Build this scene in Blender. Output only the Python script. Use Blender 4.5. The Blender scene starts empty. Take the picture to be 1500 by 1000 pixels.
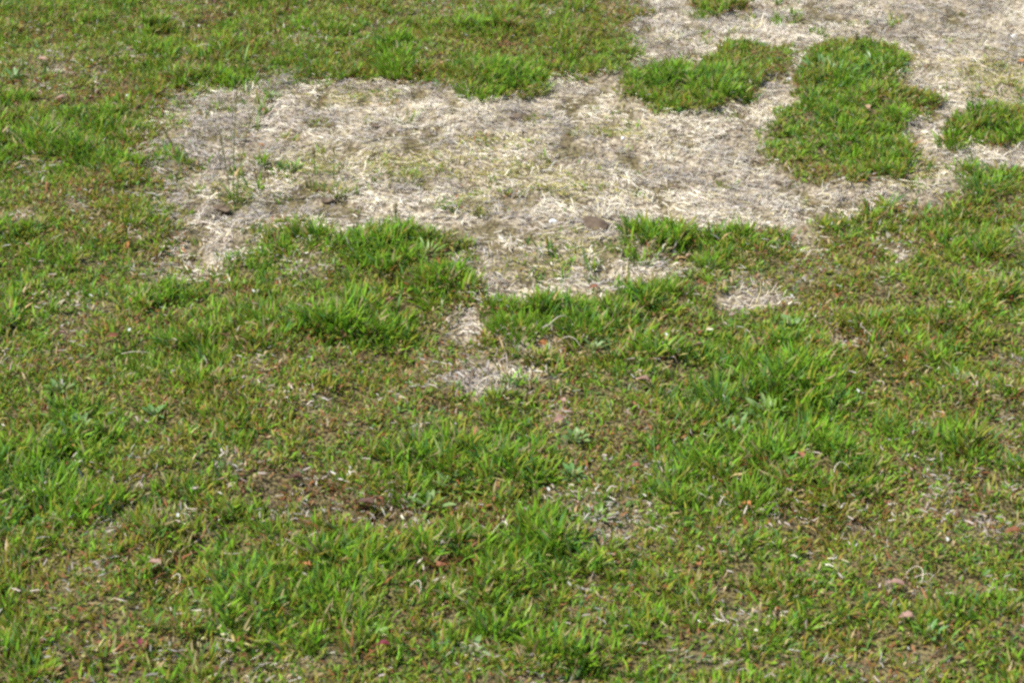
import bpy, math, random
import numpy as np

SEED = 11
rng = np.random.default_rng(SEED)
random.seed(SEED)
sc = bpy.context.scene
C = sc.collection

# ------------------------------------------------------------------ camera
CAM_H, PITCH, HFOV = 1.70, math.radians(27.0), math.radians(28.0)
cam_d = bpy.data.cameras.new('camera')
cam_d.sensor_width = 36.0
cam_d.lens = 18.0 / math.tan(HFOV / 2)
cam_d.clip_start, cam_d.clip_end = 0.05, 2000.0
cam_d.dof.use_dof = True
cam_d.dof.focus_distance = 3.75
cam_d.dof.aperture_fstop = 8.0
cam = bpy.data.objects.new('camera', cam_d)
cam.location = (0, 0, CAM_H)
cam.rotation_euler = (math.pi / 2 - PITCH, 0, 0)
C.objects.link(cam)
sc.camera = cam

# ------------------------------------------------------------------ light
SUN_EL, SUN_AZ = math.radians(60), math.radians(-100)      # azimuth from +Y towards +X
w = bpy.data.worlds.new('World'); sc.world = w; w.use_nodes = True
nt = w.node_tree; bgn = nt.nodes['Background']
sky = nt.nodes.new('ShaderNodeTexSky'); sky.sky_type = 'NISHITA'; sky.sun_disc = False
sky.sun_elevation = SUN_EL; sky.sun_rotation = SUN_AZ
nt.links.new(sky.outputs[0], bgn.inputs[0]); bgn.inputs[1].default_value = 0.115
sun_d = bpy.data.lights.new('sun', 'SUN'); sun_d.energy = 4.0; sun_d.angle = math.radians(0.6)
sun_d.color = (1.0, 0.955, 0.88)
sun = bpy.data.objects.new('sun', sun_d)
sun.rotation_euler = (math.pi / 2 - SUN_EL, 0, math.pi - SUN_AZ)
sun.location = (0, 0, 10); C.objects.link(sun)
sc.view_settings.view_transform = 'Standard'; sc.view_settings.look = 'None'
sc.view_settings.exposure = 0.95; sc.view_settings.gamma = 1.0
sc.view_settings.use_curve_mapping = False
sc.render.engine = 'CYCLES'
sc.cycles.use_denoising = False
sc.cycles.max_bounces = 6; sc.cycles.diffuse_bounces = 3; sc.cycles.transmission_bounces = 4
sc.cycles.filter_width = 2.7

# ------------------------------------------------------------------ helpers: photo point -> place on the ground
FPX = 750.0 / math.tan(HFOV / 2)
def at_plane(px, py, z=0.0):
    u = (np.asarray(px, float) - 750) / FPX; v = (np.asarray(py, float) - 500) / FPX
    dy = math.cos(PITCH) - v * math.sin(PITCH); dz = -math.sin(PITCH) - v * math.cos(PITCH)
    t = (z - CAM_H) / dz
    return u * t, dy * t

def sstep(a, b, x):
    t = np.clip((x - a) / (b - a), 0, 1); return t * t * (3 - 2 * t)

def _hash(ix, iy, s):
    n = (ix.astype(np.int64) * 374761393 + iy.astype(np.int64) * 668265263 + s * 1442695041) & 0xFFFFFFFF
    n = ((n ^ (n >> 13)) * 1274126177) & 0xFFFFFFFF
    n = (n ^ (n >> 16)) & 0xFFFFFF
    return n / float(0xFFFFFF)

def vnoise(x, y, s=0):
    ix, iy = np.floor(x), np.floor(y); fx, fy = x - ix, y - iy
    fx = fx * fx * (3 - 2 * fx); fy = fy * fy * (3 - 2 * fy)
    a, b = _hash(ix, iy, s), _hash(ix + 1, iy, s); c, d = _hash(ix, iy + 1, s), _hash(ix + 1, iy + 1, s)
    return (a + (b - a) * fx) * (1 - fy) + (c + (d - c) * fx) * fy
def fbm(x, y, size, s=0, octaves=3):
    t = 0; amp = 1; tot = 0
    for o in range(octaves):
        t = t + amp * vnoise(x / size * 2 ** o + 17.3 * o, y / size * 2 ** o - 9.1 * o, s + o); tot += amp; amp *= 0.55
    return t / tot                                   # 0..1

def sdf(poly, x, y):                                 # positive inside, metres
    P = np.stack(at_plane([p[0] for p in poly], [p[1] for p in poly]), 1)
    d = np.full(x.shape, 1e9); inside = np.zeros(x.shape, bool)
    for i in range(len(P)):
        a, b = P[i], P[(i + 1) % len(P)]
        e = b - a; px, py = x - a[0], y - a[1]
        t = np.clip((px * e[0] + py * e[1]) / (e @ e + 1e-12), 0, 1)
        d = np.minimum(d, np.hypot(px - t * e[0], py - t * e[1]))
        if abs(e[1]) > 1e-9:
            cr = ((a[1] > y) != (b[1] > y)) & (x < e[0] * (y - a[1]) / e[1] + a[0])
            inside ^= cr
    return np.where(inside, d, -d)

def blob(b, x, y):
    px, py, rx, ry = b[:4]
    cx, cy = at_plane(px, py)
    wx = abs(at_plane(px + rx, py)[0] - cx)
    wy = abs(at_plane(px, py - ry)[1] - at_plane(px, py + ry)[1]) / 2
    return np.exp(-((x - cx) / wx) ** 2 - ((y - cy) / wy) ** 2)

# ------------------------------------------------------------------ layout of the lawn
DEAD = [(272,150),(335,132),(400,126),(462,116),(530,118),(600,128),(680,143),(760,143),(808,116),(855,120),(905,118),
        (925,80),(945,40),(945,-40),(1010,-60),(1620,-60),(1620,240),(1500,244),(1415,254),(1400,278),(1350,304),(1300,308),
        (1215,338),(1190,366),(1120,350),(1000,342),(940,346),(920,366),(985,386),(1020,404),(960,424),(890,440),(800,452),
        (722,454),(700,440),(650,408),(662,374),(610,350),(520,352),(486,362),(440,346),(385,354),(370,378),(305,402),
        (244,394),(252,340),(244,290),(262,240),(258,200)]
BARE = [(715,560,92,30,.95),(688,488,26,28,.95),(1094,440,58,19,1.0),(785,520,52,14,.95),(1310,372,30,16,.75),(1228,500,34,12,.75),(80,112,34,12,.75),(80,468,44,11,.75),(890,795,34,16,.72)]
ISLE_BIG = [(1113,205),(1122,235),(1160,260),(1200,270),(1260,270),(1312,263),(1338,240),(1328,205),(1318,182),(1290,160),
            (1230,150),(1180,158),(1140,172)]
ISLE_TOP = [(1165,120),(1160,152),(1200,165),(1260,162),(1300,170),(1345,180),(1376,176),(1372,152),(1320,145),(1310,120),(1330,105),
            (1330,88),(1290,72),(1240,68),(1195,76),(1178,95)]
ISLE_LEFT = [(897,138),(918,156),(985,170),(1050,170),(1095,156),(1108,132),(1160,112),(1160,82),(1110,76),(1062,72),
             (1048,95),(1000,112),(930,120)]
ISLE_RIGHT = [(1380,198),(1390,217),(1440,214),(1520,210),(1620,205),(1620,165),(1500,170),(1440,172),(1400,180)]
ISLE_FAR = [(975,-30),(1005,10),(1050,30),(1085,10),(1080,-30)]
ISLES = [ISLE_BIG, ISLE_TOP, ISLE_LEFT, ISLE_RIGHT, ISLE_FAR]
# bare tan spots in the living turf: x, y, rx, ry, strength
TAN = [(700,548,72,30,.95),(685,478,30,26,.9),(1092,428,52,20,.95),(1310,362,36,22,.6),(1225,492,44,20,.55),(80,105,46,18,.65),
       (85,455,60,18,.55),(370,545,34,12,.6),(890,782,60,30,.6),(1370,725,26,32,.55),(1455,795,36,20,.6),(1335,870,46,14,.5),
       (1085,918,46,18,.6),(95,965,56,15,.6),(600,640,34,14,.5),(940,565,26,14,.5),(820,612,24,24,.6),(470,405,28,16,.7),(40,250,40,14,.3),
       (780,508,60,18,.8),(1190,405,50,14,.6),(965,395,70,20,.5),(275,770,40,14,.45),(1250,770,40,14,.35),(1120,760,80,20,.2),(650,20,60,20,.35),
       (460,355,30,12,.5),(950,690,40,16,.4),(1040,985,60,14,.35),(1300,985,80,20,.35),(1470,640,40,20,.4),(1180,690,14,20,.5)]
BROWN = [(425,724,56,22,1.7),(540,764,58,26,1.7),(480,745,50,20,1.5),(640,850,36,18,1.0),(640,840,40,18,.5),(230,920,50,12,.35),(395,55,34,22,.4),(310,30,20,30,.5),(30,140,40,12,.6),
         (160,145,70,12,.5),(1350,300,90,20,.45),(1320,860,50,16,.5),(1190,980,40,12,.5),(620,105,20,14,.3),(1350,500,60,24,.35)]
LUSH = [(575,88,34,20,.9),(720,118,70,22,.75),(100,220,80,32,.7),(60,690,90,50,.8),(570,365,80,28,.9),(645,432,50,14,.9),
        (790,462,90,26,.9),(540,485,70,26,.7),(1120,565,90,40,.9),(1080,665,90,60,.9),(1115,725,50,30,.8),(640,690,110,44,.8),
        (660,780,120,44,.5),(790,790,90,44,.75),(1440,262,66,20,.6),(350,840,50,28,.6),(1400,655,60,24,.6),(1250,860,40,30,.4),
        (430,270,40,20,.0),(1225,220,100,40,.35),(1270,110,90,36,.6),(1010,140,90,28,.45),(1060,85,60,20,.5),(280,400,40,14,.5),
        (390,370,60,24,.55),(100,620,50,24,.4),(930,490,90,34,.5),(1010,540,60,30,.4),(700,650,100,36,.55),(480,965,80,26,.5),
        (940,350,40,14,.7),(150,750,70,30,.5),(1440,190,60,18,.6),(290,395,30,12,.4),(850,980,40,20,.3),(1130,640,60,40,.7),(1345,930,60,20,.4)]
OLIVE = [(1300,470,200,90,.6),(250,675,90,36,.8),(1150,785,70,32,.8),(180,310,160,40,.55),(1330,960,170,60,.5),(230,80,120,50,.5),(860,60,90,40,.45),
         (420,90,70,40,.4),(150,870,160,60,.4),(1420,800,90,60,.3),(1400,420,120,60,.4),(330,600,140,50,.35),(480,25,110,20,.4)]
DULL = [(730,545,130,60,.35),(330,230,90,90,.9),(470,180,120,30,.5),(960,60,60,40,.9),(1130,30,110,24,.8),(860,400,110,30,.6),(470,290,90,40,.6)]
MOSS = [(725,212,50,8),(820,282,60,12),(590,243,60,18),(900,192,50,12),(700,250,120,16),(840,370,30,26),(780,395,60,14),(520,145,40,10),(470,250,50,24),(345,290,26,16),(1330,250,40,26),(1300,100,40,20),(1460,120,50,26),(690,300,20,14)]

def fields(x, y):
    n1 = fbm(x, y, 0.16, 3); n2 = fbm(x, y, 0.05, 9)
    s = sdf(DEAD, x, y) + (n1 - .5) * 0.12 + (n2 - .5) * 0.05
    soft = .035 + .075 * sstep(-.35, -.75, x); dead = sstep(-soft, soft + .01, s)
    bare = np.zeros(x.shape)
    for b in BARE: bare = np.maximum(bare, b[4] * blob(b, x, y))
    dead = np.maximum(dead, .95 * sstep(.40, .62, bare + .7 * (n2 - .5)))
    isl = np.full(x.shape, -1.0)
    for P in ISLES: isl = np.maximum(isl, sdf(P, x, y))
    isle = sstep(-0.018, 0.014, isl + (n2 - .5) * 0.040)
    dead = dead * (1 - isle)
    tan = np.zeros(x.shape); brown = tan.copy(); lush = tan.copy(); olive = tan.copy(); moss = tan.copy()
    for b in TAN: tan = np.maximum(tan, b[4] * blob(b, x, y))
    for b in BROWN: brown = np.maximum(brown, b[4] * blob(b, x, y))
    for b in LUSH: lush = np.maximum(lush, b[4] * blob(b, x, y))
    for b in OLIVE: olive = np.maximum(olive, b[4] * blob(b, x, y))
    dullf = np.zeros(x.shape); pit = sstep(.60, .70, fbm(x, y * .6, .045, 501, 2)) * dead
    for b in DULL: dullf = np.maximum(dullf, b[4] * blob(b, x, y))
    for b in MOSS: moss = np.maximum(moss, blob(b, x, y))
    tan = np.clip(tan * (0.55 + 0.9 * n2) + 1.0 * np.clip(fbm(x, y, 0.09, 31) - 0.62, 0, 1) * 2.4 * (1 - lush), 0, 1)
    brown = np.clip(brown * (0.5 + n2) + 2.2 * np.clip(fbm(x, y, 0.10, 57) - 0.64, 0, 1) * (1 - .7 * lush), 0, 1)
    warm = np.clip((fbm(x, y, .13, 601) - .5) * 3.0 + .42 - .8 * lush + .35 * olive + .5 * brown, 0, 1)
    vig = np.clip(0.24 + 0.8 * lush + 1.7 * (fbm(x, y, 0.13, 71) - .5) + 0.6 * (fbm(x, y, 0.4, 83) - .5) - 0.25 * olive - .3 * tan, 0, 1)
    return dict(dead=dead, isle=isle, tan=tan, brown=brown, lush=lush, olive=olive, moss=moss, vig=vig, isl=isl, dull=dullf, pit=pit, warm=warm)

def height(x, y, f=None):
    if f is None: f = fields(x, y)
    turf = 1 - f['dead']
    h = 0.010 * turf + 0.004 * f['isle'] + 0.030 * (fbm(x, y, 0.7, 101, 2) - .5) + 0.034 * (fbm(x, y, 0.12, 111, 2) - .5) * (0.35 + 0.65 * turf)
    h = h + (0.010 + 0.010 * f['dead']) * (fbm(x, y, 0.05, 131, 2) - .5)
    return h - 0.006 * f['pit'] - 0.008 * f['brown'] - 0.004 * f['tan']

# ------------------------------------------------------------------ materials
def principled(name, col=None, rough=.6, spec=.3, attr=None, transl=0.0, noise=None):
    m = bpy.data.materials.new(name); m.use_nodes = True
    t = m.node_tree; b = t.nodes['Principled BSDF']; out = t.nodes['Material Output']
    b.inputs['Roughness'].default_value = rough; b.inputs['Specular IOR Level'].default_value = spec
    src = None
    if attr:
        a = t.nodes.new('ShaderNodeAttribute'); a.attribute_name = attr; src = a.outputs['Color']
    elif noise:
        n = t.nodes.new('ShaderNodeTexNoise'); n.inputs['Scale'].default_value = noise[0]; n.inputs['Detail'].default_value = 6
        tc = t.nodes.new('ShaderNodeTexCoord'); t.links.new(tc.outputs['Object'], n.inputs['Vector'])
        r = t.nodes.new('ShaderNodeValToRGB'); r.color_ramp.elements[0].position = .32; r.color_ramp.elements[1].position = .68
        r.color_ramp.elements[0].color = (*noise[1], 1); r.color_ramp.elements[1].color = (*noise[2], 1)
        t.links.new(n.outputs['Fac'], r.inputs[0]); src = r.outputs['Color']
        bp = t.nodes.new('ShaderNodeBump'); bp.inputs['Strength'].default_value = .7; bp.inputs['Distance'].default_value = .003
        t.links.new(n.outputs['Fac'], bp.inputs['Height']); t.links.new(bp.outputs[0], b.inputs['Normal'])
    if src: t.links.new(src, b.inputs['Base Color'])
    else: b.inputs['Base Color'].default_value = (*col, 1)
    if transl:
        tr = t.nodes.new('ShaderNodeBsdfTranslucent'); mx = t.nodes.new('ShaderNodeMixShader'); mx.inputs[0].default_value = transl
        if src: t.links.new(src, tr.inputs['Color'])
        else: tr.inputs['Color'].default_value = (*col, 1)
        t.links.new(b.outputs[0], mx.inputs[1]); t.links.new(tr.outputs[0], mx.inputs[2]); t.links.new(mx.outputs[0], out.inputs['Surface'])
    return m
M_GRASS = principled('grass_blade', rough=.5, spec=.16, attr='col', transl=.38)
M_STRAW = principled('dry_straw', rough=.6, spec=.18, attr='col', transl=.15)

def ground_material():
    m = bpy.data.materials.new('soil_and_thatch'); m.use_nodes = True
    t = m.node_tree; b = t.nodes['Principled BSDF']; b.inputs['Roughness'].default_value = .95; b.inputs['Specular IOR Level'].default_value = .1
    tc = t.nodes.new('ShaderNodeTexCoord')
    def ramp(scale, c0, c1, p0=.35, p1=.65, detail=8):
        n = t.nodes.new('ShaderNodeTexNoise'); n.inputs['Scale'].default_value = scale; n.inputs['Detail'].default_value = detail
        t.links.new(tc.outputs['Object'], n.inputs['Vector'])
        r = t.nodes.new('ShaderNodeValToRGB'); r.color_ramp.elements[0].position = p0; r.color_ramp.elements[1].position = p1
        r.color_ramp.elements[0].color = (*c0, 1); r.color_ramp.elements[1].color = (*c1, 1); t.links.new(n.outputs['Fac'], r.inputs[0])
        return n, r
    n1, thatch = ramp(110, (.10, .078, .052), (.44, .37, .26), .38, .62)
    n2, soil = ramp(160, (.022, .018, .009), (.17, .14, .06), .40, .60)
    n3, green = ramp(70, (.045, .058, .014), (.15, .155, .034), .38, .62)
    a = t.nodes.new('ShaderNodeAttribute'); a.attribute_name = 'cover'
    sep = t.nodes.new('ShaderNodeSeparateColor'); t.links.new(a.outputs['Color'], sep.inputs[0])
    mx = t.nodes.new('ShaderNodeMix'); mx.data_type = 'RGBA'
    t.links.new(sep.outputs[0], mx.inputs['Factor']); t.links.new(soil.outputs[0], mx.inputs['A']); t.links.new(thatch.outputs[0], mx.inputs['B'])
    mx2 = t.nodes.new('ShaderNodeMix'); mx2.data_type = 'RGBA'
    t.links.new(sep.outputs[1], mx2.inputs['Factor']); t.links.new(mx.outputs['Result'], mx2.inputs['A']); t.links.new(green.outputs[0], mx2.inputs['B'])
    t.links.new(mx2.outputs['Result'], b.inputs['Base Color'])
    bp = t.nodes.new('ShaderNodeBump'); bp.inputs['Distance'].default_value = .006; bp.inputs['Strength'].default_value = .9
    t.links.new(n1.outputs['Fac'], bp.inputs['Height']); t.links.new(bp.outputs[0], b.inputs['Normal'])
    return m

# ------------------------------------------------------------------ mesh from arrays
def raw_mesh(name, V, F, col=None):
    me = bpy.data.meshes.new(name)
    F = np.asarray(F, np.int32); k = F.shape[1]
    me.vertices.add(len(V)); me.vertices.foreach_set('co', np.asarray(V, np.float32).ravel())
    me.loops.add(F.size); me.loops.foreach_set('vertex_index', F.ravel())
    me.polygons.add(len(F)); me.polygons.foreach_set('loop_start', np.arange(0, F.size, k, dtype=np.int32))
    me.polygons.foreach_set('loop_total', np.full(len(F), k, np.int32))
    if col is not None:
        a = me.attributes.new('col', 'FLOAT_COLOR', 'POINT')
        c = np.ones((len(V), 4), np.float32); c[:, :3] = col; a.data.foreach_set('color', c.ravel())
    me.update(calc_edges=True); me.validate()
    return me

BF = np.array([[0,1,3],[0,3,2],[2,3,5],[2,5,4],[4,5,6]])
BF3 = np.array([[0,1,3],[0,3,2],[2,3,4]])
def strips(P, phi, length, width, th0, th1, cbase, ctip, curl=None, twist=None, lite=False):
    """curved tapering blades: phi heading, th0/th1 angle from vertical at foot and tip"""
    n = len(P); curl = np.zeros(n) if curl is None else curl; twist = np.zeros(n) if twist is None else twist
    ts, ws, bf = ([0, .55, 1.0], [.8, .9], BF3) if lite else ([0, .42, .78, 1.0], [.75, 1.0, .62], BF)
    K = len(ws); nv = 2 * K + 1
    V = np.zeros((n, nv, 3)); COL = np.zeros((n, nv, 3)); cur = P.copy()
    for k in range(K + 1):
        t = ts[k]; ph = phi + curl * t
        if k:
            tm = (ts[k] + ts[k-1]) / 2; th = th0 + (th1 - th0) * tm; pm = phi + curl * tm; L = length * (ts[k] - ts[k-1])
            cur = cur + np.stack([np.sin(th) * np.cos(pm), np.sin(th) * np.sin(pm), np.cos(th)], 1) * L[:, None]
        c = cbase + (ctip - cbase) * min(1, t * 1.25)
        if k < K:
            th = th0 + (th1 - th0) * t
            s = np.stack([-np.sin(ph), np.cos(ph), np.zeros(n)], 1)
            up = np.stack([-np.cos(th) * np.cos(ph), -np.cos(th) * np.sin(ph), np.sin(th)], 1)
            s = s * np.cos(twist)[:, None] + up * np.sin(twist)[:, None]
            hw = (width * ws[k] / 2)[:, None]
            V[:, 2*k] = cur - s * hw; V[:, 2*k+1] = cur + s * hw
            COL[:, 2*k] = c; COL[:, 2*k+1] = c
        else:
            V[:, 2*K] = cur; COL[:, 2*K] = c
    F = (bf[None] + (np.arange(n) * nv)[:, None, None]).reshape(-1, 3)
    return V.reshape(-1, 3), F, COL.reshape(-1, 3)

def put(name, me, mat, parent=None, **props):
    o = bpy.data.objects.new(name, me); C.objects.link(o)
    if mat is not None and me is not None and not me.materials: me.materials.append(mat)
    if parent is not None: o.parent = parent
    for k, v in props.items(): o[k] = v
    return o

def join(parts):
    Vs, Fs, Cs, off = [], [], [], 0
    for V, F, c in parts:
        Vs.append(V); Fs.append(F + off); Cs.append(c); off += len(V)
    return np.concatenate(Vs), np.concatenate(Fs), np.concatenate(Cs)

# ------------------------------------------------------------------ ground
def axis(lo, hi, step, far_lo, far_hi):
    core = np.arange(lo, hi + step / 2, step); g = step * 1.35; a = []; b = []
    p, s = lo, step
    while p > far_lo: s *= 1.35; p -= s; a.append(p)
    p, s = core[-1], step
    while p < far_hi: s *= 1.35; p += s; b.append(p)
    return np.concatenate([a[::-1], core, b])
gx = axis(-2.3, 2.3, .016, -600, 600); gy = axis(1.5, 7.2, .016, -500, 900)
GX, GY = np.meshgrid(gx, gy); fx, fy = GX.ravel(), GY.ravel()
fg = fields(fx, fy); gz = height(fx, fy, fg)
faroff = np.maximum(np.abs(fx) - 2.6, np.maximum(1.2 - fy, fy - 8.0))
farf = sstep(0, 2.5, faroff); gz = gz * (1 - farf)
nx, ny = len(gx), len(gy)
ii = (np.arange(ny - 1)[:, None] * nx + np.arange(nx - 1)[None]).ravel()
gm = raw_mesh('ground', np.stack([fx, fy, gz], 1), np.stack([ii, ii + 1, ii + nx + 1, ii + nx], 1))
cov = np.ones((len(fx), 4), np.float32)
cov[:, 0] = np.clip(fg['dead'] * .95 * (1 - .9 * fg['pit']) * (1 - .3 * fg['dull']) + .4 * fg['tan'] * (1 - fg['brown']), 0, 1) * (1 - farf); cov[:, 1] = np.maximum(farf, .5 * (1 - fg['dead']) * sstep(.30, .55, np.abs(fx) - .25 * np.sqrt(fy ** 2 + CAM_H ** 2))); cov[:, 2] = 0
a = gm.attributes.new('cover', 'FLOAT_COLOR', 'POINT'); a.data.foreach_set('color', cov.ravel())
gm.polygons.foreach_set('use_smooth', np.ones(len(gm.polygons), bool))
put('ground', gm, ground_material(), kind='structure')

# ------------------------------------------------------------------ living turf
def area_points(n, margin, y0, y1):
    """random points over the part of the lawn round the view (wider than the view by the margin)"""
    hw = lambda y: 0.25 * np.sqrt(y * y + CAM_H ** 2) + margin
    m = int(n * 1.6); out = np.zeros((0, 2))
    while len(out) < n:
        y = rng.uniform(y0, y1, m); W = hw(y1); x = rng.uniform(-W, W, m)
        k = np.abs(x) < hw(y); out = np.concatenate([out, np.stack([x[k], y[k]], 1)])
    return out[:n, 0].copy(), out[:n, 1].copy()

G = dict(bright=(.185, .335, .022), mid=(.134, .238, .020), olive=(.245, .245, .030), blue=(.105, .220, .055), pale=(.29, .34, .10),
         tan=(.44, .34, .18), red=(.30, .125, .052), brown=(.20, .115, .055))
PAL = np.array([G[k] for k in ('bright', 'mid', 'olive', 'blue', 'pale', 'tan', 'red', 'brown')])
def pick(P):                                         # rows of probabilities -> index
    c = np.cumsum(P, 1); c /= c[:, -1:]
    return (rng.random(len(P))[:, None] > c).sum(1)

def make_turf(tx, ty, per, f, radius=.013, wide=1.0, long=1.0):
    n = len(tx)
    cnt = np.maximum(3, (per * (0.6 + 0.8 * f['vig'] + .4 * rng.random(n))).astype(int))
    idx = np.repeat(np.arange(n), cnt); N = len(idx)
    tphi = rng.uniform(0, 2 * np.pi, n); thue = rng.random(n)
    ang = rng.uniform(0, 2 * np.pi, N); rr = radius * np.sqrt(rng.random(N)) * (0.7 + .6 * rng.random(n))[idx]
    x = tx[idx] + rr * np.cos(ang); y = ty[idx] + rr * np.sin(ang)
    vig, tan, br, ol = f['vig'][idx], f['tan'][idx], f['brown'][idx], f['olive'][idx]
    z = height(tx, ty, f)[idx] - .003
    L = (.013 + .031 * vig + .009 * (thue ** 2)[idx]) * (0.55 + .75 * rng.random(N)) * long
    L *= (1 - .25 * ol) * (1 - .3 * np.maximum(tan, br))
    W = (.0025 + .0024 * vig + .0012 * rng.random(N)) * wide
    lean = .25 + .55 * rng.random(n)
    phi = np.where(rng.random(N) < .55, ang, tphi[idx]) + rng.normal(0, .5, N)
    th0 = np.abs(rng.normal(0, .28, N)) + .12 * lean[idx]
    th1 = th0 + (.35 + .9 * rng.random(N)) * (lean[idx] + .35)
    th1 = np.clip(th1, 0, 2.0)
    h = thue[idx]
    wm = f['warm'][idx]; edge = np.clip(f['dead'] * 2.2, 0, 1)[idx] * (rng.random(N) < .6); L *= 1 - .4 * edge
    Pm = np.stack([.22 + 1.3 * vig * (.4 + h) * (1 - .6 * wm), .62 + .35 * (1 - h) - .45 * wm, .26 + .6 * ol + .3 * (1 - vig) + .5 * wm, .14 + .45 * (h > .82) * (1 - wm) + .15 * vig, .05 + 0 * h,
                   .05 + 1.2 * edge + 1.4 * tan + .05 * ol + .10 * wm, .03 + .26 * wm + .5 * br + .07 * (1 - vig) + .4 * (h < .07), .03 + .20 * wm + 1.6 * br + .25 * tan + .4 * (h < .05)], 1)
    ci = pick(Pm); col = PAL[ci] * (0.72 + .56 * rng.random(N))[:, None] * (.85 + .3 * rng.random((N, 3)) ** 1)
    dry = ci >= 5
    th1 = np.where(dry, th1 + .5, th1); th0 = np.where(dry, th0 + .35, th0); L = np.where(dry, L * .95, L)
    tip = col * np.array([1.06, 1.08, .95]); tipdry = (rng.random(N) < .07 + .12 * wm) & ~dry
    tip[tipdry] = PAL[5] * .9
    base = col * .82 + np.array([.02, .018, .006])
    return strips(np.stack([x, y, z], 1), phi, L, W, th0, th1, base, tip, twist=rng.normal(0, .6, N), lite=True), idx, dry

NT = 40000
tx, ty = area_points(NT, .42, 1.95, 6.7)
f = fields(tx, ty)
hw_view = .25 * np.sqrt(ty ** 2 + CAM_H ** 2) + .06
inview = (np.abs(tx) < hw_view) & (ty < 5.9) & (ty > 2.2)
keep = rng.random(NT) < np.clip(.75 + 1.6 * (fbm(tx, ty, .045, 401, 2) - .35), .45, 1) * np.clip((1 - f['dead']) ** 1.2 + .018 + (.26 * f['moss'] + .13 * f['dull']) * f['dead'], 0, 1)
keep &= rng.random(NT) < (1 - .65 * np.clip(f['tan'] + 1.0 * f['brown'], 0, 1))
keep &= inview | (rng.random(NT) < .6)
sel = lambda k: (tx[k], ty[k], {q: v[k] for q, v in f.items()})
which = np.full(NT, -1)
for i, P in enumerate(ISLES): which[sdf(P, tx, ty) > -.018] = i

def turf_object(k, name, per, **kw):
    X, Y, ff = sel(k)
    (V, F, c), idx, dry = make_turf(X, Y, per, ff, **kw)
    me = raw_mesh(name, V, F, c); return me
lawn_k = keep & ((which < 0) | (f['dead'] > .5))
put('grass', turf_object(lawn_k, 'grass', 19, radius=.015), M_GRASS, kind='stuff', label='short patchy green and olive lawn grass around the straw', category='grass')
# extra turf to the edges a side step would show
ex, ey = area_points(15000, 1.5, 1.3, 9.5)
out = (np.abs(ex) > .25 * np.sqrt(ey ** 2 + CAM_H ** 2) + .42) | (ey > 6.7) | (ey < 1.95)
ex, ey = ex[out], ey[out]; ef = fields(ex, ey)
kk = rng.random(len(ex)) < 1 - ef['dead'] * .97
ex, ey = ex[kk], ey[kk]; ef = {q: v[kk] for q, v in ef.items()}
(V, F, c), _, _ = make_turf(ex, ey, 20, ef, radius=.036, wide=1.6, long=1.05)
put('grass', raw_mesh('grass_beyond', V, F, c), M_GRASS, kind='stuff', label='lawn grass continuing past the straw patch', category='grass')

# crumbly understory of small leaflets, moss and old blades between the tufts
ux, uy = area_points(420000, .30, 1.95, 6.5); uf = fields(ux, uy)
uk = (rng.random(len(ux)) < np.clip((1 - uf['dead']) ** 1.3 + .35 * uf['moss'], 0, 1)) & (rng.random(len(ux)) < np.clip(.5 + 3.0 * (fbm(ux, uy, .035, 301, 2) - .5), .38, 1) * (1 - .25 * np.maximum(uf['tan'], uf['brown'])))
uv = (np.abs(ux) < .25 * np.sqrt(uy ** 2 + CAM_H ** 2) + .06) & (uy < 5.9) & (uy > 2.2)
uk &= uv | (rng.random(len(ux)) < .4)
ux, uy = ux[uk], uy[uk]; uf = {q: v[uk] for q, v in uf.items()}; N = len(ux)
hh = fbm(ux, uy, .022, 311, 2)
uw = uf['warm']
Pm = np.stack([.5 + .9 * uf['vig'] * (1 - .5 * uw), .75 - .4 * uw, .45 + .4 * uw + .6 * uf['olive'] + .8 * uf['moss'], .14 + .8 * (hh > .68), .08 + 0 * hh, .08 + 1.2 * uf['tan'] + .1 * uw,
               .05 + .3 * uw + .6 * uf['brown'] + .3 * (hh < .28), .06 + .25 * uw + 1.5 * uf['brown'] + .35 * (hh < .28)], 1)
uc = PAL[pick(Pm)] * (.72 + .6 * rng.random(N))[:, None]
put('moss', raw_mesh('moss', *strips(np.stack([ux, uy, height(ux, uy, uf) - .001 + .006 * rng.random(N)], 1), rng.uniform(0, 6.283, N), rng.uniform(.006, .017, N),
    rng.uniform(.0022, .0048, N), rng.uniform(.3, 1.2, N), rng.uniform(.9, 1.8, N), uc * .8, uc * 1.1, twist=rng.normal(0, .5, N), lite=True)), M_GRASS,
    kind='stuff', label='low moss and leaflets filling the gaps between the grass blades', category='moss')

def thing(name, label, cat, x, y, z=None, group=None):
    if z is None: z = float(height(np.array([x]), np.array([y]))[0])
    o = bpy.data.objects.new(name, None); o.empty_display_size = .02; C.objects.link(o)
    o.location = (x, y, z); o['label'] = label; o['category'] = cat
    if group: o['group'] = group
    return o
def at(px, py):
    z = 0.0
    for _ in range(4):
        x, y = at_plane(px, py, z); z = float(height(np.array([x]), np.array([y]))[0])
    return float(x), float(y), z

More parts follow.
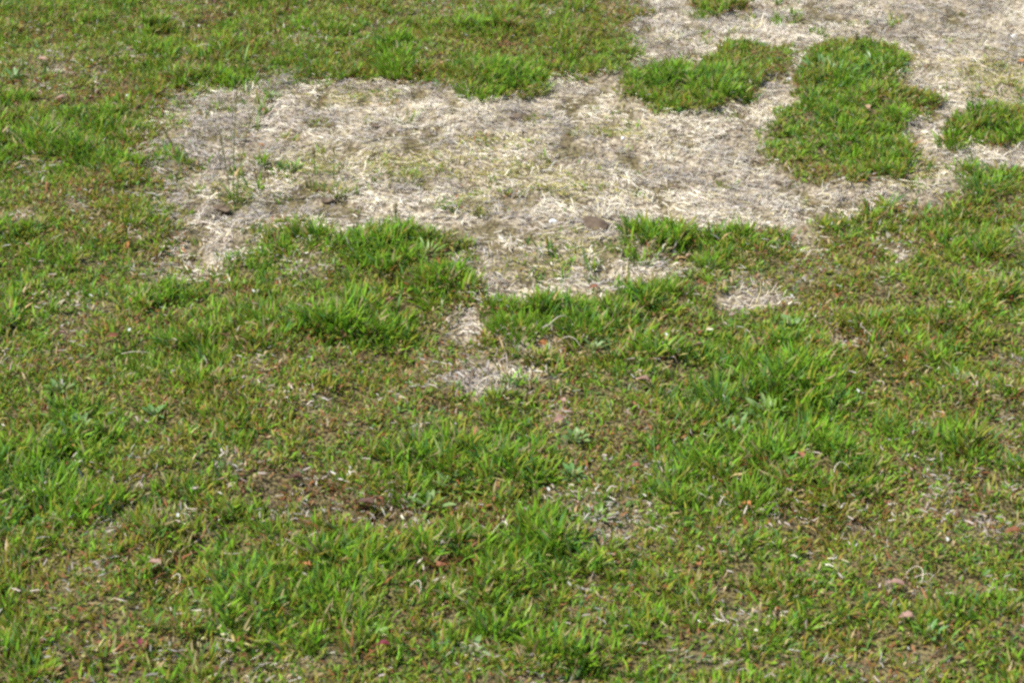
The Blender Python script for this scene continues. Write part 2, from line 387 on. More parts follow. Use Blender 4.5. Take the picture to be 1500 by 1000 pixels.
ISLE_LABEL = ['rounded patch of green grass with a sharp front edge on the straw',
              'patch of blue-green grass and weeds behind the rounded grass patch',
              'long low patch of grass ringed by straw beside the lawn edge',
              'narrow strip of green grass lying across the straw',
              'small clump of grass at the far rim of the straw']
for i, lab in enumerate(ISLE_LABEL):
    k = keep & (which == i) & (f['dead'] <= .5)
    cx, cy = tx[k].mean(), ty[k].mean(); cz = float(height(np.array([cx]), np.array([cy]))[0])
    t = thing('grass_patch', lab, 'grass patch', cx, cy, cz)
    X, Y, ff = sel(k)
    (V, F, c), idx, dry = make_turf(X, Y, 22, ff, radius=.014, long=.88)
    V = V - np.array([cx, cy, cz])
    fd = np.repeat(dry, 3)
    for nm, m in (('green_blades', ~fd), ('dry_blades', fd)):
        used = np.unique(F[m]); mp = np.zeros(len(V), int); mp[used] = np.arange(len(used))
        put(nm, raw_mesh(nm, V[used], mp[F[m]], c[used]), M_GRASS, t, kind='stuff')

# ------------------------------------------------------------------ dead straw
S = dict(cream=(.68, .625, .49), yellow=(.56, .49, .27), grey=(.48, .445, .39), pink=(.54, .45, .375), brown=(.17, .12, .075), moss=(.36, .32, .085))
SP = np.array([S[k] for k in ('cream', 'yellow', 'grey', 'pink', 'brown', 'moss')])
def make_straw(x, y, f, lmin, lmax, zmax, upright=0.0, dull=0.0, wide=1.0, litter=0.0):
    n = len(x); z = height(x, y, f) + .001 + zmax * rng.random(n) ** 1.6
    phi = 1.5 * np.pi * (fbm(x, y, .14, 211, 2) - .5) + rng.normal(0, .7, n) + np.where(rng.random(n) < .5, np.pi, 0)
    L = rng.uniform(lmin, lmax, n); W = (.0014 + .0020 * rng.random(n) ** 1.5) * wide
    up = rng.random(n) < upright
    th0 = np.where(up, np.abs(rng.normal(.5, .3, n)), 1.57 - rng.normal(.06, .13, n))
    th1 = np.where(up, th0 + rng.uniform(.3, 1.1, n), 1.57 + np.abs(rng.normal(.05, .15, n)))
    m = f['moss']
    tone = np.clip((fbm(x, y, .08, 231) - .5) * 3.0 + .5, 0, 1)
    Pm = np.stack([.50 + .9 * (tone - .5) + 0 * m - .42 * litter, .16 + .9 * m - .12 * litter, .30 + dull - .6 * (tone - .5) + .55 * f['dull'], .30 + .3 * f['tan'] * (1 - f['dead']) + .5 * litter + .35 * f['dull'],
                   .10 + dull * .6 + 3.0 * f['brown'] - .2 * (tone - .5) + .22 * f['dull'] + .5 * f['pit'], .02 + 2.4 * m], 1).clip(.01)
    col = SP[pick(Pm)] * (.64 + .47 * rng.random(n))[:, None] * (.82 + .36 * tone)[:, None] * (1 - .24 * litter)
    return strips(np.stack([x, y, z], 1), phi, L, W, th0, th1, col * .95, col * 1.03, curl=rng.normal(0, .6, n), twist=rng.normal(0, .5, n), lite=True)
sx, sy = area_points(760000, .35, 2.6, 6.7)
sf = fields(sx, sy)
k = rng.random(len(sx)) < np.clip(sf['dead'], 0, 1) ** .8
k &= rng.random(len(sx)) < (1 - .8 * sf['pit']) * np.clip(.66 + 2.8 * (fbm(sx, sy, .04, 251) - .5), .12, 1)
dx, dy = sx[k], sy[k]; df = {q: v[k] for q, v in sf.items()}
put('dead_straw', raw_mesh('dead_straw', *make_straw(dx, dy, df, .006, .030, .009, upright=.07, wide=.82)), M_STRAW, kind='stuff',
    label='flattened pale dead grass covering the bare patch', category='straw')
k2 = (rng.random(len(sx)) < .05 + 1.1 * sf['tan'] + .35 * sf['brown']) & (sf['dead'] < .4) & (rng.random(len(sx)) < .22)
qx, qy = area_points(60000, .3, 1.95, 2.9); qf = fields(qx, qy)
k3 = (rng.random(len(qx)) < .05 + 1.1 * qf['tan'] + .35 * qf['brown']) & (rng.random(len(qx)) < .5)
mx_ = np.concatenate([sx[k2], qx[k3]]); my_ = np.concatenate([sy[k2], qy[k3]])
mf = {q: np.concatenate([sf[q][k2], qf[q][k3]]) for q in sf}
put('dry_thatch', raw_mesh('dry_thatch', *make_straw(mx_, my_, mf, .005, .019, .018, upright=.3, dull=.35, litter=1.0)), M_STRAW, kind='stuff',
    label='dry tan clippings and thatch showing between the lawn grass', category='thatch')

# ------------------------------------------------------------------ single things
def tuft(px, py, label, n, L, rad, kind='green', lean=.5, wide=1.0, group=None, name='grass_tuft', cat='grass tuft'):
    L *= .8; n = int(n * 1.15)
    x, y, z = at(px, py); t = thing(name, label, cat, x, y, z, group)
    def blades(n, cols, Lk, ln):
        ang = rng.uniform(0, 2 * np.pi, n); rr = rad * np.sqrt(rng.random(n))
        P = np.stack([rr * np.cos(ang), rr * np.sin(ang), np.full(n, -.004)], 1)
        col = np.array(cols)[rng.integers(0, len(cols), n)] * rng.uniform(.75, 1.25, n)[:, None]
        th0 = rng.uniform(.35, 1.45, n) if kind == 'straw' else np.abs(rng.normal(.1, .2, n)) + ln * .5 * rr / rad; th1 = th0 + rng.uniform(.2, 1.2, n) * (.5 if kind == 'straw' else ln + .3)
        return strips(P, (rng.uniform(0, 6.28, n) if kind == 'straw' else ang) + rng.normal(0, .5, n), Lk * rng.uniform(.5, 1.15, n), rng.uniform(.0022, .0042, n) * wide * (.6 if kind == 'straw' else 1), th0, th1,
                      col * .85, col * 1.08, twist=rng.normal(0, .5, n))
    sets = dict(green=(['bright', 'bright', 'mid'], ['tan', 'olive']), deep=(['mid', 'blue', 'bright'], ['tan', 'brown']), olive=(['olive', 'pale', 'mid'], ['tan', 'red']),
                blue=(['blue', 'blue', 'mid', 'pale'], ['tan', 'olive']))
    if kind == 'straw':
        n = int(n * .55)
        put('bleached_blades', raw_mesh('bleached_blades', *blades(n, [S['cream'], S['cream'], S['yellow']], L, lean)), M_STRAW, t, kind='stuff')
        put('brown_blades', raw_mesh('brown_blades', *blades(n // 3, [S['brown'], S['grey'], S['pink']], L * .7, lean * 1.2)), M_STRAW, t, kind='stuff')
    else:
        g, d = sets[kind]
        put('green_blades', raw_mesh('green_blades', *blades(n, [G[q] for q in g], L, lean)), M_GRASS, t, kind='stuff')
        put('dry_blades', raw_mesh('dry_blades', *blades(max(6, n // 5), [G[q] for q in d], L * .75, lean * 1.3)), M_GRASS, t, kind='stuff')
    return t

TUFTS = [
 (577, 108, 'bright upright green tuft behind the straw, at its back edge', 130, .060, .035, 'green', .45),
 (700, 138, 'wide green tuft overhanging the back edge of the straw', 150, .050, .050, 'green', .6),
 (775, 134, 'low green tuft beside the pale notch in the straw edge', 90, .042, .040, 'olive', .6),
 (640, 446, 'small bright green tuft by the straw tongue', 110, .042, .034, 'green', .6),
 (760, 488, 'dense green tuft with a dark shaded foot between two bare spots', 160, .056, .048, 'green', .4),
 (850, 484, 'green tuft beside the dry stems of the bare spot', 120, .052, .040, 'deep', .45),
 (545, 498, 'leafy green tuft in front of the weed mat', 100, .046, .042, 'green', .5),
 (1055, 590, 'tall deep green tuft next to the large broad-leaved weed', 130, .060, .040, 'deep', .45),
 (1140, 570, 'bright green tuft behind the broad-leaved weed', 120, .055, .044, 'green', .45),
 (1090, 745, 'tall bright green tuft beside the rust-coloured leaf', 150, .062, .045, 'green', .45),
 (1030, 690, 'mid green tuft standing behind the tall bright tuft', 110, .052, .042, 'deep', .5),
 (60, 725, 'deep green tuft at the lawn edge near pale leaves', 150, .060, .050, 'deep', .5),
 (115, 660, 'yellow-green tuft beside the pale-edged weed', 90, .045, .036, 'green', .5),
 (640, 690, 'yellow-green tuft behind the white-edged weed', 120, .052, .040, 'green', .45),
 (590, 725, 'bright tuft next to the dark brown thatch', 100, .050, .036, 'green', .5),
 (800, 800, 'bright spiky green tuft beside the tan thatch', 130, .052, .044, 'green', .45),
 (690, 800, 'soft green tuft beside the bright spiky tuft', 100, .046, .040, 'green', .5),
 (350, 855, 'dark green tuft with shaded gaps near the curved dry stem', 110, .048, .036, 'deep', .5),
 (140, 240, 'deep green tuft beside the left rim of the straw', 110, .048, .046, 'deep', .5),
 (1440, 280, 'green tuft at the right rim of the straw', 110, .050, .044, 'deep', .5),
 (1400, 672, 'yellow-green tuft near the open dark gap', 90, .044, .038, 'green', .5),
 (940, 372, 'small light green tuft beside the flat brown stone', 60, .045, .026, 'green', .6),
 (1395, 210, 'grass tuft at the end of the narrow strip', 90, .045, .034, 'green', .5),
 (1315, 172, 'bright little tuft joining the rounded patch', 90, .042, .034, 'green', .5),
 (1030, 28, 'small spiky green tuft at the far rim of the straw', 60, .052, .026, 'green', .5),
 (705, 316, 'thin olive tuft standing alone on the straw', 34, .034, .012, 'olive', .5),
 (598, 262, 'sparse olive tuft with dry blades on the straw', 60, .036, .032, 'olive', .7),
 (760, 288, 'tiny dull green tuft on the middle of the straw', 22, .028, .010, 'olive', .5),
 (838, 200, 'tiny tuft near the dark stub on the straw', 20, .026, .010, 'olive', .5),
 (870, 165, 'short dark stub of grass near the long low patch', 20, .032, .008, 'olive', .3),
 (490, 285, 'thin dark green tuft near the small sprouting weed', 46, .040, .022, 'olive', .6),
 (350, 285, 'dull tuft at the foot of the tall seed stalks', 60, .036, .026, 'olive', .7),
]
for px, py, lab, n, L, r, kd, ln in TUFTS: tuft(px, py, lab, n, L, r, kd, ln)
tuft(880, 318, 'bleached straw tuft fanning out beside the flat brown stone', 70, .060, .016, 'straw', .9, name='straw_tuft', cat='straw tuft')
tuft(1085, 440, 'bleached straw tuft in the bare hollow of the lawn', 70, .040, .040, 'straw', 1.5, name='straw_tuft', cat='straw tuft')
tuft(1118, 425, 'pale straw tuft beside the bleached one in the hollow', 60, .036, .032, 'straw', 1.6, name='straw_tuft', cat='straw tuft')
tuft(722, 575, 'pale straw tuft on the small bare spot in the lawn', 44, .040, .040, 'straw', 1.6, name='straw_tuft', cat='straw tuft')
tuft(985, 55, 'grey dry straw heap by the far lawn edge', 110, .055, .050, 'straw', 1.3, name='straw_tuft', cat='straw tuft')
tuft(1110, 45, 'arching straw tuft behind the long low patch', 90, .065, .034, 'straw', 1.6, name='straw_tuft', cat='straw tuft')
tuft(810, 310, 'thin bleached straw tuft beside the white pebble', 40, .040, .016, 'straw', 1.0, name='straw_tuft', cat='straw tuft')

# leaves -------------------------------------------------------------
def leaf_mesh(name, L, W, fold=.25, bend=.5, cup=0.0, nseg=8, wavy=.0, seed=0, shape='ovate'):
    r = random.Random(seed); V = []; F = []; z = 0; y = 0; ang = 0
    for i in range(nseg + 1):
        t = i / nseg
        w = W * (math.sin(math.pi * t ** (.75 if shape == 'ovate' else 1.15)) ** .75 if 0 < t < 1 else .03) / 2
        ang = bend * t
        if i: y += L / nseg * math.cos(ang); z -= L / nseg * math.sin(ang)
        for sgn in (-1, -.5, 0, .5, 1):
            ww = w * sgn * (1 + wavy * r.uniform(-.4, .4))
            V.append((ww, y + wavy * r.uniform(-.1, .1) * L, z + abs(ww) * fold + (sgn * sgn) * cup * W + wavy * r.uniform(-.12, .12) * W))
    for i in range(nseg):
        for j in range(4):
            q = i * 5 + j; F.append((q, q + 1, q + 6, q + 5))
    me = bpy.data.meshes.new(name); me.from_pydata(V, [], F); me.update()
    me.polygons.foreach_set('use_smooth', np.ones(len(F), bool)); return me

def tube_mesh(name, pts, radii, k=6):
    pts = [np.array(p, float) for p in pts]; V = []; F = []
    for i, p in enumerate(pts):
        d = pts[min(i + 1, len(pts) - 1)] - pts[max(i - 1, 0)]; d /= np.linalg.norm(d) + 1e-9
        a = np.cross(d, (0.3, .2, .93) if abs(d[2]) < .9 else (1, 0, 0)); a /= np.linalg.norm(a); b = np.cross(d, a)
        for j in range(k):
            q = 2 * math.pi * j / k; V.append(tuple(p + radii[i] * (a * math.cos(q) + b * math.sin(q))))
    for i in range(len(pts) - 1):
        for j in range(k): F.append((i*k + j, i*k + (j+1) % k, (i+1)*k + (j+1) % k, (i+1)*k + j))
    F.append(tuple(range(k))[::-1]); F.append(tuple((len(pts)-1)*k + j for j in range(k)))
    me = bpy.data.meshes.new(name); me.from_pydata(V, [], F); me.update()
    me.polygons.foreach_set('use_smooth', np.ones(len(F), bool)); return me

def leafmat(name, c0, c1, rough=.4, transl=.25, spec=.45):
    return principled(name, rough=rough, spec=spec, noise=(90, c0, c1), transl=transl)
LM = dict(green=leafmat('weed_leaf_green', (.12, .22, .026), (.19, .30, .045)),
          blue=leafmat('weed_leaf_blue', (.11, .20, .045), (.18, .28, .09)),
          pale=leafmat('weed_leaf_pale', (.12, .21, .04), (.22, .30, .11), rough=.45),
          teal=leafmat('weed_leaf_teal', (.10, .22, .050), (.15, .28, .075)),
          rust=leafmat('dead_leaf_rust', (.13, .045, .022), (.28, .11, .055), .6, .15, .25),
          tan=leafmat('dead_leaf_tan', (.24, .15, .08), (.42, .29, .17), .6, .15, .25),
          dark=leafmat('dead_leaf_dark', (.035, .018, .012), (.11, .05, .03), .6, .1, .25),
          crimson=leafmat('crimson_leaf', (.13, .018, .030), (.30, .06, .075), .5, .3, .3),
          pinkish=leafmat('dead_leaf_pink', (.22, .115, .085), (.38, .25, .19), .6, .15, .25),
          orange=leafmat('dead_leaf_orange', (.30, .11, .03), (.45, .20, .07), .6, .2, .25),
          white=leafmat('white_petal', (.50, .50, .44), (.66, .66, .60), .5, .3, .3))
M_STEM = principled('green_stem', rough=.5, noise=(60, (.10, .13, .04), (.18, .19, .07)))
M_DRY = principled('dry_stem', rough=.5, noise=(80, (.45, .38, .26), (.70, .63, .50)))
M_SEED = principled('seed_head', rough=.7, noise=(80, (.20, .16, .07), (.34, .27, .14)))
M_STONE = principled('brown_stone', rough=.8, noise=(70, (.070, .048, .030), (.135, .095, .062)))
M_WHITE = principled('white_pebble', rough=.4, noise=(40, (.62, .61, .60), (.85, .85, .84)))
M_CLOD = principled('soil_clod', rough=.95, noise=(90, (.06, .042, .026), (.17, .125, .08)))

def weed(px, py, label, n, L, W, mats, tilt=(.5, 1.1), shape='ovate', stem=0.0, group=None, cup=.0, spread=.01):
    x, y, z = at(px, py); t = thing('leafy_weed', label, 'weed', x, y, z, group)
    meshes = []; L *= .74; W *= .66
    for q in range(5):
        me = leaf_mesh('leaf', L * random.uniform(.75, 1.1), W * random.uniform(.8, 1.1), fold=random.uniform(.15, .45), bend=random.uniform(.3, .9), cup=cup, wavy=.12, seed=px + q, shape=shape)
        me.materials.append(LM[mats[q % len(mats)]]); meshes.append(me)
    crown = tube_mesh('crown', [(0, 0, -.012), (0, 0, .008), (0, 0, .016)], [.004, .0045, .002]); put('crown', crown, M_STEM, t)
    a0 = random.random() * 6
    for i in range(n):
        o = put('leaf', meshes[i % 5], None, t)
        a = a0 + i * 2.39996; rr = spread * math.sqrt((i + .5) / n)
        el = random.uniform(*tilt) * (.6 + .5 * (i / n))
        o.location = (-math.sin(a) * rr, math.cos(a) * rr, stem * random.uniform(.4, 1) + .006 + (.014 * random.random() if n > 40 else 0))
        o.rotation_euler = (math.pi / 2 - el, random.uniform(-.4, .4), a); s = random.uniform(.7, 1.15); o.scale = (s, s, s)
    return t
WEEDS = [
 (1215, 110, 'blue-green spreading weed on the upper grass patch', 54, .034, .010, ['blue', 'blue', 'teal'], (.4, 1.1), .075),
 (1285, 108, 'large-leaved weed at the end of the upper grass patch', 48, .034, .011, ['blue', 'green', 'teal'], (.4, 1.1), .070),
 (545, 352, 'flat green weed mat at the front rim of the straw', 30, .045, .011, ['green', 'blue', 'green'], (.8, 1.3), .050),
 (625, 375, 'small weed with narrow leaves beside the weed mat', 20, .042, .009, ['green', 'green', 'blue'], (.7, 1.2), .035),
 (432, 250, 'small bright green sprouting weed alone on the straw', 10, .028, .012, ['green', 'teal'], (.5, 1.1), .012),
 (668, 720, 'weed with glossy pale-edged leaves in front of the yellow-green tuft', 16, .040, .016, ['pale', 'green', 'pale'], (.6, 1.1), .026),
 (628, 745, 'glossy weed close to the dark brown thatch', 12, .036, .014, ['pale', 'green'], (.6, 1.1), .022),
 (110, 635, 'pale-edged glossy weed near the deep green tuft', 16, .036, .015, ['pale', 'blue', 'pale'], (.6, 1.2), .028),
 (225, 612, 'single teal broad-leaved weed in olive grass', 5, .034, .022, ['teal'], (.5, 1.0), .006),
 (1125, 612, 'large broad-leaved weed with silvery leaves among tall tufts', 16, .046, .016, ['pale', 'blue', 'green'], (.6, 1.2), .026),
 (1072, 640, 'dark green weed between the tall tufts', 14, .040, .013, ['green', 'blue'], (.6, 1.2), .026),
 (845, 645, 'weed with rounded grey-green leaves beside the rusty leaf pair', 9, .028, .018, ['blue', 'pale'], (.7, 1.2), .014),
 (840, 700, 'weed with teal leaves beside the tan litter', 9, .032, .015, ['teal', 'blue'], (.6, 1.1), .014),
 (1160, 480, 'flat grey-green leaf weed under the bare hollow', 4, .034, .026, ['blue'], (.9, 1.3), .008),
 (20, 118, 'blue-green weed at the lawn edge beside pink litter', 10, .036, .014, ['teal', 'blue'], (.5, 1.1), .018),
 (870, 512, 'grey-leaved weed at the end of the dry stems', 9, .040, .011, ['pale', 'blue'], (.8, 1.3), .014),
 (85, 575, 'blue-green clover-like weed behind the pale-edged weed', 8, .026, .018, ['blue', 'green'], (.6, 1.1), .014),
 (690, 960, 'grey-green weed near the crimson leaf', 8, .030, .014, ['blue', 'pale'], (.6, 1.1), .014),
 (1410, 560, 'dull blue-green weed in olive grass', 8, .032, .012, ['blue'], (.6, 1.1), .016),
 (75, 770, 'blue-green weed in front of the deep green tuft', 10, .034, .012, ['blue', 'teal'], (.6, 1.1), .018),
 (875, 760, 'weed with dark glossy leaves behind the tan thatch', 8, .030, .013, ['green', 'blue'], (.6, 1.1), .014),
 (540, 935, 'low green weed beside the white curved stem', 8, .034, .012, ['green'], (.6, 1.1), .014),
 (1360, 930, 'low green weed beside the pink-brown litter', 9, .032, .014, ['green', 'teal'], (.6, 1.1), .016),
 (395, 145, 'low pale green weed at the back rim of the straw', 10, .028, .010, ['pale', 'green'], (.7, 1.2), .018),
 (520, 345, 'pale weed sprig at the end of the weed mat', 7, .026, .009, ['pale', 'green'], (.6, 1.1), .012),
]
for px, py, lab, n, L, W, mats, tl, sp in WEEDS: weed(px, py, lab, n, L, W, mats, tl, spread=sp)

def fallen_leaf(px, py, label, L, W, mat, rz=None, lift=.022, name='fallen_leaf', cat='leaf', tilt=0.25, bend=.8, stalk=True):
    x, y, z = at(px, py); t = thing(name, label, cat, x, y, z)
    z_l = lift * .8; L *= .82; W *= .8; tilt = random.uniform(.0, .7)
    me = leaf_mesh('leaf_blade', L, W, fold=random.uniform(.3, .7), bend=bend, cup=.05, wavy=.6, seed=px * 3 + py)
    rz = random.random() * 6.28 if rz is None else rz
    o = put('leaf_blade', me, LM[mat], t); o.location = (math.sin(rz) * L * .45, -math.cos(rz) * L * .45, z_l)
    o.rotation_euler = (tilt, random.uniform(-.4, .4), rz)
    if stalk:
        s = put('leaf_stalk', tube_mesh('leaf_stalk', [(0, .15 * L, .001), (0, -.02 * L, .0), (.02 * L, -.22 * L, -.35 * z_l), (.03*L, -.35*L, -.95 * z_l)], [.0006, .0008, .0008, .0006], 5), LM[mat], o)
    return t
LEAVES = [
 (955, 328, 'dark red-brown dead leaf on the straw beside the light green tuft', .026, .014, 'dark', 1.5, .008),
 (382, 217, 'small orange-brown dead leaf on the straw by the seed stalks', .022, .010, 'orange', 1.4, .006),
 (1168, 682, 'rust-coloured dead leaf beside the tall bright green tuft', .036, .020, 'rust', .5, .026),
 (822, 600, 'rusty dead leaf standing in the lawn', .028, .016, 'pinkish', .3, .024),
 (818, 625, 'pinkish dead leaf just below the rusty standing leaf', .026, .016, 'pinkish', 2.2, .020),
 (62, 98, 'pink dead leaf among litter near the lawn edge', .034, .018, 'pinkish', 1.2, .024),
 (88, 150, 'curled pink-grey dead leaf below the pink leaf', .032, .018, 'pinkish', 1.8, .022),
 (10, 143, 'rusty pink dead leaf at the lawn edge by reddish stems', .036, .018, 'pinkish', 1.0, .022),
 (208, 957, 'small crimson leaf standing in olive grass', .024, .012, 'crimson', .2, .026),
 (562, 962, 'small crimson leaf beside the low green weed', .026, .012, 'crimson', 1.8, .024),
 (535, 748, 'dark maroon dead leaf on the brown thatch', .038, .020, 'dark', 1.3, .018),
 (432, 712, 'dark purple-brown dead leaf on the left of the brown thatch', .030, .016, 'dark', 1.6, .018),
 (555, 742, 'rust dead leaf on top of the brown thatch', .024, .012, 'rust', .8, .022),
 (815, 805, 'reddish dead leaf beside the bright spiky tuft', .026, .014, 'rust', .6, .024),
 (930, 698, 'red-brown dead leaf near the tan litter', .026, .014, 'rust', 1.5, .024),
 (942, 570, 'grey-pink dead leaf in the lawn with a rusty tip', .030, .016, 'pinkish', 1.7, .022),
 (1020, 518, 'pinkish flat dead leaf beside the deep green tuft', .034, .016, 'pinkish', 1.6, .022),
 (1008, 383, 'orange-pink dead leaf at the rim of the hollow', .022, .014, 'pinkish', 1.5, .016),
 (868, 428, 'red dead leaf at the front of the straw tongue', .026, .012, 'rust', 1.4, .016),
 (1375, 328, 'orange-red dead leaf in the lawn below the straw', .022, .012, 'orange', .3, .022),
 (1495, 95, 'orange-brown dead leaf on the far straw', .024, .014, 'orange', 1.0, .010),
 (1270, 168, 'tan dead leaf stuck between the two grass patches', .026, .014, 'tan', .4, .022),
 (1010, 108, 'brown-pink dead leaf behind the long low patch', .026, .012, 'tan', 1.6, .016),
 (1310, 872, 'pink-brown dead leaf beside the tangle of stems', .034, .016, 'pinkish', 1.5, .022),
 (1325, 915, 'pale pink dead leaf in the lawn below the stem tangle', .028, .014, 'pinkish', 1.3, .022),
 (1482, 792, 'rusty pink dead leaf on tan litter', .030, .016, 'rust', 1.7, .022),
 (1092, 752, 'orange dead leaf in front of the tall bright tuft', .022, .013, 'orange', .9, .024),
 (845, 948, 'orange-tan dead leaf in mixed grass', .024, .014, 'orange', 1.2, .024),
 (448, 842, 'orange-brown dead leaf left of the dark gap', .022, .012, 'orange', 1.4, .022),
 (640, 838, 'brown dead leaf above the dark gap', .028, .014, 'rust', 1.5, .018),
 (420, 27, 'red-brown dead leaf in the far olive lawn', .030, .016, 'rust', 1.4, .024),
 (312, 14, 'dark red-brown dead leaf standing in the far lawn', .040, .016, 'dark', .2, .026),
 (738, 44, 'small red-brown dead leaf in the far tuft grass', .018, .012, 'rust', 1.0, .028),
 (165, 152, 'orange dead leaf beside the white petal', .024, .012, 'orange', .3, .024),
 (190, 372, 'orange dead blade-like leaf standing in olive grass', .034, .008, 'orange', .1, .026),
 (165, 505, 'reddish dead leaf beside the upright white petal', .028, .013, 'rust', 1.6, .022),
 (88, 500, 'pink-grey dead leaf in reddish lawn', .028, .015, 'pinkish', 1.4, .022),
 (60, 455, 'pale tan dead leaf on pink litter', .032, .015, 'tan', 1.5, .022),
 (228, 840, 'mauve-grey dead leaf in the green lawn', .028, .016, 'pinkish', 1.4, .022),
 (795, 512, 'orange-tan dead leaf by the dry stems', .026, .016, 'orange', 1.6, .014),
]
for px, py, lab, L, W, mt, rz, lf in LEAVES: fallen_leaf(px, py, lab, L, W, mt, rz, lf)

def petal(px, py, label, L=.009, W=.0055, rz=0.3, lift=.028, tilt=.7):
    x, y, z = at(px, py)
    me = leaf_mesh('petal', L, W, fold=.3, bend=.7, cup=.08, seed=px)
    V = [v.co.copy() for v in me.vertices]
    for v in me.vertices: v.co.y -= L * .4
    o = put('petal', me, LM['white'], None, label=label, category='petal')
    o.location = (x, y, z + lift); o.rotation_euler = (tilt, .2, rz); return o
for px, py, lab, rz in [(262, 776, 'white petal lying in the green lawn near mauve leaf', .2), (136, 104, 'white petal beside the pink litter', .9),
                    (187, 156, 'upright white petal beside the orange dead leaf', -.4), (191, 502, 'upright white petal beside the reddish dead leaf', -.3),
                    (372, 445, 'white petal in the lawn below the straw', .6), (975, 510, 'white petal in the lawn near the deep green tuft', .2), (292, 53, 'tiny white petal in the far smooth lawn', .1),
                    (803, 738, 'white petal behind the bright spiky tuft', .3), (1158, 452, 'white petal at the front of the bare hollow', .5),
                    (1385, 812, 'white petal among yellow-green blades', .1), (135, 452, 'cream petal on the pale tan litter', 1.2), (1255, 593, 'white petal beside the tall tufts', .4)]:
    petal(px, py, lab, rz=rz)

def stone(px, py, name, label, size, mat, seed, rz=0, cat=None, sink=.3):
    import bmesh
    x, y, z = at(px, py); bm = bmesh.new(); bmesh.ops.create_icosphere(bm, subdivisions=4, radius=1.0)
    r = np.random.default_rng(seed); planes = r.normal(0, 1, (9, 3)); planes /= np.linalg.norm(planes, axis=1)[:, None]; ofs = r.uniform(.62, .9, 9)
    for v in bm.verts:
        p = np.array(v.co)
        for q, d in zip(planes, ofs):
            e = p @ q - d
            if e > 0: p = p - q * e * .85
        p = p * (1 + .05 * math.sin(5 * p[0] + seed) * math.sin(4 * p[1]) + .03 * math.sin(13 * p[2] + 9 * p[0]) + .03 * random.uniform(-.5, .5))
        v.co = (p[0] * size[0], p[1] * size[1], p[2] * size[2])
    me = bpy.data.meshes.new(name); bm.to_mesh(me); bm.free(); me.polygons.foreach_set('use_smooth', np.ones(len(me.polygons), bool))
    o = put(name, me, mat, None, label=label, category=cat or name.replace('_', ' '))
    o.location = (x, y, z + size[2] * (1 - sink * 1.2)); o.rotation_euler = (0, 0, rz); return o
s = stone(872, 338, 'stone', 'flat brown stone lying on the straw', (.029, .020, .0125), M_STONE, 5, -.5, None, -.1)
s.rotation_euler = (.22, .28, -.5)
stone(810, 327, 'pebble', 'white pebble left of the flat brown stone on the straw', (.0085, .007, .006), M_WHITE, 8)
stone(1156, 109, 'pebble', 'white pebble between the two grass patches', (.007, .006, .005), M_WHITE, 12)
stone(1485, 55, 'pebble', 'white pebble on the far straw', (.009, .007, .006), M_WHITE, 18)
stone(912, 210, 'pebble', 'tiny white pebble below the long low patch', (.0045, .004, .004), M_WHITE, 21)
CL = [(755, 172, .022, 'flat brown soil clod near the back edge of the straw'), (548, 186, .017, 'brown soil clod on the back straw, apart from the flat one'), (855, 126, .018, 'dark soil clod in the pale notch'),
      (988, 276, .014, 'small dark soil clod on the front straw'), (312, 160, .022, 'large brown clod at the left rim of the straw'), (855, 278, .009, 'tiny dark clod in the mossy straw'),
      (822, 150, .012, 'round brown clod near the pale notch'), (748, 150, .011, 'dark crumb of soil under the wide green tuft'), (1350, 240, .016, 'dark clod beside the rounded grass patch'), (1163, 82, .016, 'dark clod behind the white pebble between patches'),
      (325, 310, .026, 'dark clod at the left front of the straw near the stalks'), (560, 115, .012, 'dark crumb below the bright upright tuft'), (735, 370, .012, 'dark crumb near the straw tongue'), (760, 370, .010, 'mossy crumb on the front straw'),
      (1140, 275, .010, 'small crumb in front of the rounded patch'), (1103, 305, .009, 'tiny crumb on the straw near the lawn'), (802, 372, .009, 'brown crumb above the red leaf'), (960, 248, .008, 'small crumb in the middle of the straw'), (640, 190, .010, 'grey crumb on the back straw'),
      (480, 295, .018, 'dark clod beside the thin dark tuft'), (640, 118, .010, 'crumb between the tufts at the back rim'), (545, 230, .010, 'dull crumb near the sparse olive tuft')]
for i, (px, py, r, lab) in enumerate(CL): stone(px, py, 'soil_clod', lab, (r * .8, r * .55, r * .32), M_CLOD, 40 + i, random.uniform(-.4, .4), 'soil clod', .42)

# seed stalks ---------------------------------------------------------
def stalk(px, py, label, H, lean, az, group=None):
    x, y, z = at(px, py); t = thing('grass_stalk', label, 'grass stalk', x, y, z, group)
    pts = []; n = 9
    for i in range(n):
        q = i / (n - 1); pts.append((math.cos(az) * lean * H * q ** 1.7, math.sin(az) * lean * H * q ** 1.7, -.006 + H * q))
    put('stem', tube_mesh('stem', pts, [.0014 - .0009 * i / (n - 1) for i in range(n)], 6), M_STEM, t)
    m = 44; q = rng.uniform(.62, 1.0, m); P = np.stack([math.cos(az) * lean * H * q ** 1.7, math.sin(az) * lean * H * q ** 1.7, H * q - .006], 1)
    col = np.array([(.24, .20, .10)]) * rng.uniform(.7, 1.5, m)[:, None]
    V, F, c = strips(P, rng.uniform(0, 6.28, m), rng.uniform(.006, .016, m), np.full(m, .0022), rng.uniform(.3, .8, m), rng.uniform(.5, 1.2, m), col, col * 1.2)
    put('seed_head', raw_mesh('seed_head', V, F, c), M_GRASS, t)
    for k in range(3):
        me = leaf_mesh('blade', H * random.uniform(.3, .5), .0035, fold=.4, bend=random.uniform(.4, 1.2), seed=k, shape='long')
        o = put('blade', me, LM['green'], t); o.rotation_euler = (math.pi / 2 - random.uniform(.2, .5), 0, random.random() * 6.28); o.location = (0, 0, -.003 + .01 * k)
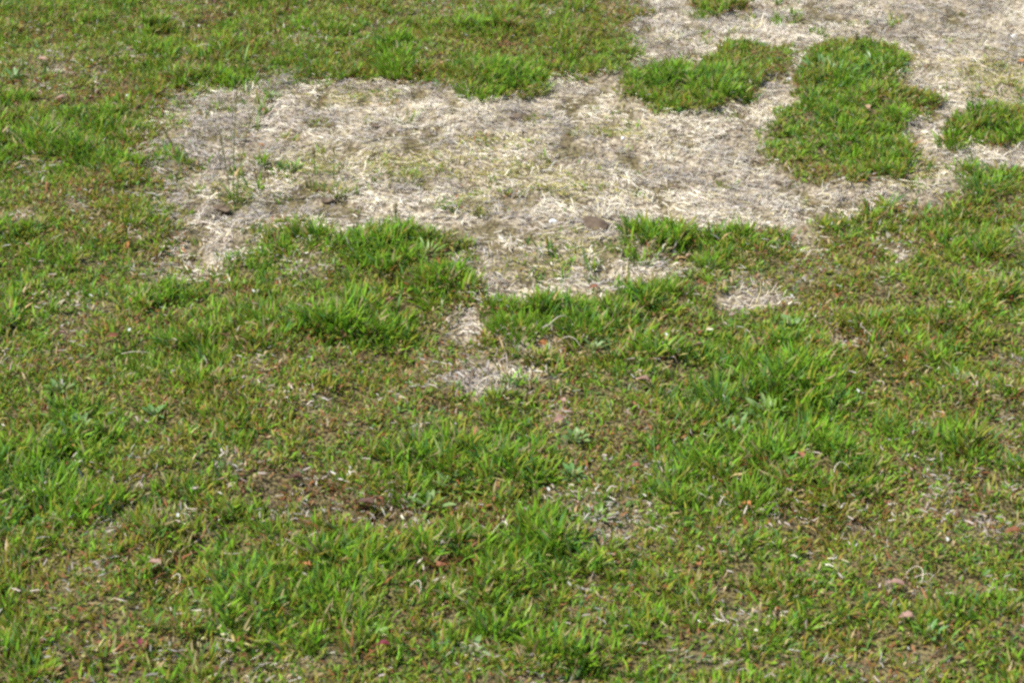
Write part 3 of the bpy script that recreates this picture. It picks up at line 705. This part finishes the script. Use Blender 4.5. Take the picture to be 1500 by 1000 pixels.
for px, py, lab, H, ln, az in [(343, 302, 'tallest seed stalk rising from the left end of the straw', .27, .10, .6), (348, 300, 'seed stalk leaning beside the tallest one', .22, .22, .2), (338, 296, 'short seed stalk at the foot of the tallest', .17, .15, 2.4),
                       (265, 250, 'seed stalk leaning over the left rim of the straw', .10, .45, 2.6), (489, 262, 'short thin stalk beside the sprouting weed', .075, .08, 1.0), (462, 258, 'short pale stalk next to the thin stalk', .07, .1, 2.0),
                       (358, 108, 'seed stalk at the back rim behind the straw', .15, .12, 1.0), (580, 330, 'thin stalk rising from the weed mat', .05, .06, 1.0), (1253, 75, 'thin dark stalk above the upper grass patch', .05, .05, 1.2)]:
    stalk(px, py, lab, H, ln, az)

# dry stems -----------------------------------------------------------
def dry_stem(px, py, label, L, rz, arch, r=.0013, lift=.012, bendxy=.5):
    x, y, z = at(px, py); pts = []; n = 10; a = rz; p = np.zeros(2); P = []
    for i in range(n):
        P.append(p.copy()); p = p + np.array([math.cos(a), math.sin(a)]) * L / n; a += bendxy / n * 2
    P = np.array(P); P -= P.mean(0)
    for i in range(n): q = i / (n - 1); pts.append((P[i][0], P[i][1], lift + arch * math.sin(math.pi * q) - .004))
    o = put('dry_stem', tube_mesh('dry_stem', pts, [r * .52 * (1 - .5 * i / n) for i in range(n)], 6), M_DRY, None, label=label, category='stem')
    o.location = (x, y, z); return o
for a in [(612, 884, 'white curved dry stem arching over the green lawn', .034, .3, .012, .0016, .030, -1.5), (262, 870, 'curved pale dry stem beside the dark green tuft', .030, .2, .010, .0016, .028, -1.4),
          (800, 492, 'pale dry stem across the foot of the dense tuft', .055, .5, .010, .0015, .016, .3), (820, 484, 'long pale dry stem leaning from the bare spot', .060, .4, .016, .0014, .018, .2), (835, 512, 'grey dry stem arching below the long pale one', .055, -.1, .014, .0014, .016, -.5),
          (1088, 432, 'stout white dry stem in the bare hollow', .040, 1.1, .008, .0018, .018, .1), (1230, 705, 'pale arched dry stem beside the dark gap', .040, 1.3, .012, .0012, .026, -1.2), (300, 83, 'pale horizontal dry stem in the far lawn', .045, 0, .006, .0018, .030, .2),
          (110, 105, 'dry stem leaning across pink litter', .045, -.9, .010, .0013, .024, .3), (955, 85, 'dry stem on the far straw beside the lawn edge', .060, .3, .010, .0012, .010, .4), (720, 562, 'cream dry stem on the small bare spot', .035, .1, .006, .0018, .014, .3),
          (200, 535, 'pale straight dry stem lying in left lawn', .055, 0, .004, .0011, .028, .1), (1340, 862, 'brown looped dry stem in the stem tangle', .050, .9, .016, .0012, .024, 1.8), (1355, 866, 'thin dry stem crossing the looped one', .045, -.8, .014, .0011, .024, 1.0), (730, 800, 'thin straw stem across the soft green tuft', .040, .8, .008, .0010, .036, .3),
          (290, 115, 'short dry stem at the rim below the far lawn', .030, -.8, .006, .0013, .024, .2)]:
    dry_stem(*a)
